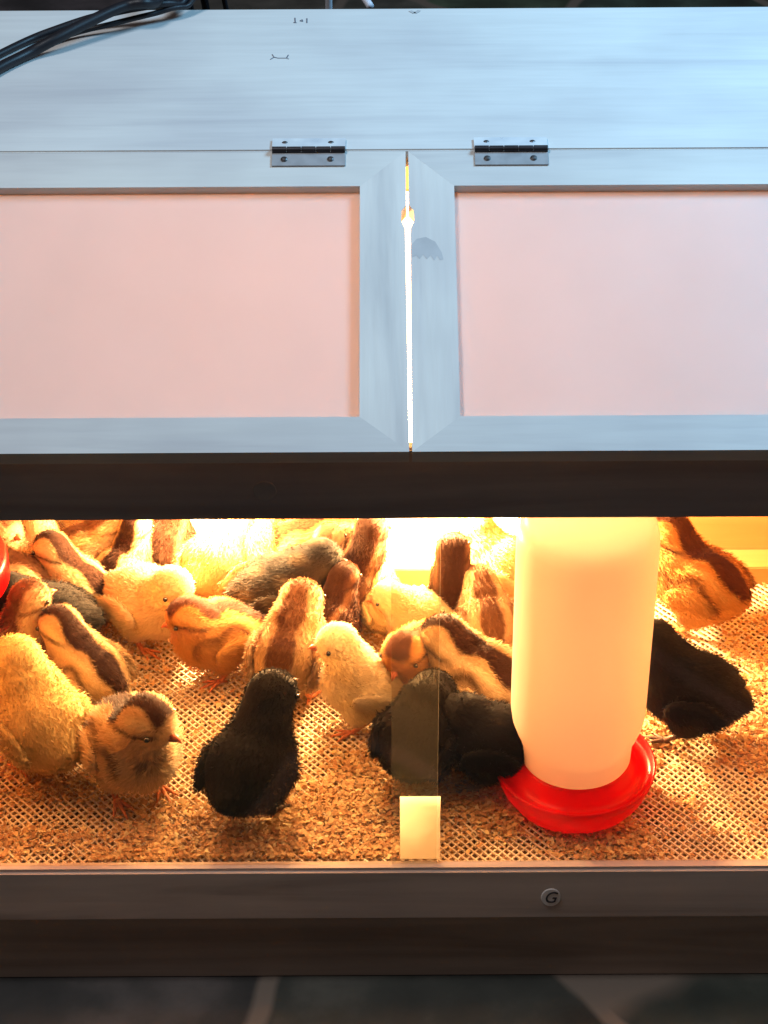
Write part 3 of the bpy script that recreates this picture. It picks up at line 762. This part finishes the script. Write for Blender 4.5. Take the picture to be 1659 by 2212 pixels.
CH(775, 1268, 65, 'brown', 'slim rust brown chick stretching up at the left rim of the main bright patch', s=.95, wide=.8, pitch=25, hup=.010)
CH(832, 1310, 100, 'yellow', 'yellow chick washed out by the lamp in front of the main bright patch', s=.78, hup=-.02)
CH(912, 1428, -125, 'orange', 'golden striped chick with its face down behind the window joint', s=1.06, hpitch=-30, hup=-.012, hyaw=10)
CH(1032, 1470, 140, 'stripe', 'striped chick with a broad reddish back stripe left of the waterer', s=1.24, hpitch=-30, hup=-.020, pitch=-4, tufts=9500)
CH(905, 1590, 70, 'black', 'black chick crouching behind the window joint', s=1.18, hpitch=-25, hup=-.028, beak='beak_dark', legs='leg_dark')
CH(1052, 1598, 160, 'black', 'black chick low beside the left rim of the red dish', s=1.12, hpitch=-25, hup=-.03, beak='beak_dark', legs='leg_dark')
CH(975, 1296, 85, 'brown', 'dark brown chick standing upright against the main bright patch', s=.92, wide=.78, pitch=45, hup=.010, hfw=-.014)
CH(900, 1334, 170, 'cream', 'cream chick with its head low, just left of the upright brown one', s=.86, hpitch=-20, hup=-.018)
CH(1050, 1345, 100, 'tan', 'buff chick between the upright brown one and the waterer', s=.98, hpitch=-10, hup=-.02)
CH(1085, 1222, 145, 'yellow', 'yellow chick lit almost white, behind the left side of the bottle', s=1.0, hup=-.01, hpitch=-10)
# right of the waterer
CH(1512, 1262, 138, 'orange', 'orange chick with a long dark back stripe at the right, near the back ledge', s=1.22, hpitch=-10, hup=-.008, pitch=0, tufts=9500)
CH(1492, 1492, 158, 'black', 'black chick to the right of the waterer with its head behind the bottle', s=1.22, hpitch=-10, hup=-.006, pitch=8, beak='beak_dark', legs='leg_dark', step=.010, tufts=11000)

# ------------------------------------------------------------------ cables on the top board
def brd(px, py, h=.004):
    p = onz(px, py, SEAM_Z+h); return p
def cable(name, pts, r, m, label, cat, group=None):
    bm = bmesh.new(); tube(bm, catmull(pts, 10), r, 12)
    o = finish(bm, name, m, smooth=True); tag(o, label, cat, group); return o
cable('power_cable', [brd(-160, 195, .005), brd(-60, 148), brd(0, 117), brd(60, 88, .0045), brd(110, 68, .008), brd(200, 38, .014), brd(300, 16, .020), brd(385, 10, .015), Vector((-.18, BACK_Y+.03, SEAM_Z-.03)), Vector((-.16, BACK_Y+.05, GZ+.2)), Vector((-.2, BACK_Y+.12, GZ+.01))], .0040, M['cable'], 'upper black power cable arching over the back edge of the top board', 'cable', 'black cables at the back left')
cable('power_cable', [brd(-160, 250, .006), brd(-50, 178, .006), brd(0, 146, .006), brd(60, 116, .007), brd(120, 84, .015), brd(190, 48, .022), brd(270, 13, .028), brd(330, 8, .026), Vector((-.20, BACK_Y+.035, SEAM_Z-.02)), Vector((-.2, BACK_Y+.05, GZ+.2)), Vector((-.26, BACK_Y+.12, GZ+.01))], .0056, M['cable'], 'thicker lower black power cable on the top board', 'cable', 'black cables at the back left')
cable('power_cable', [brd(95, 96, .0035), brd(160, 72, .006), brd(240, 52, .010), brd(330, 30, .012), brd(400, 15, .012), Vector((-.16, BACK_Y+.03, SEAM_Z-.02)), Vector((-.14, BACK_Y+.06, GZ+.2)), Vector((-.14, BACK_Y+.13, GZ+.01))], .0028, M['cable'], 'thin black cable splitting off below the others', 'cable', 'black cables at the back left')  # dark strand laid along the soft double shadow of the cables
cable('white_cord', [brd(800, 24, -.004)+Vector((0, .012, 0)), Vector((brd(770, 6).x, BACK_Y+.05, SEAM_Z+.005)), Vector((brd(735, 0).x, BACK_Y+.12, SEAM_Z+.01)), Vector((brd(700, 0).x, BACK_Y+.22, SEAM_Z-.06)), Vector((brd(690, 0).x, BACK_Y+.35, GZ+.006))], .004, M['white_cord'], 'pale cord passing behind the back edge of the top board', 'cord')
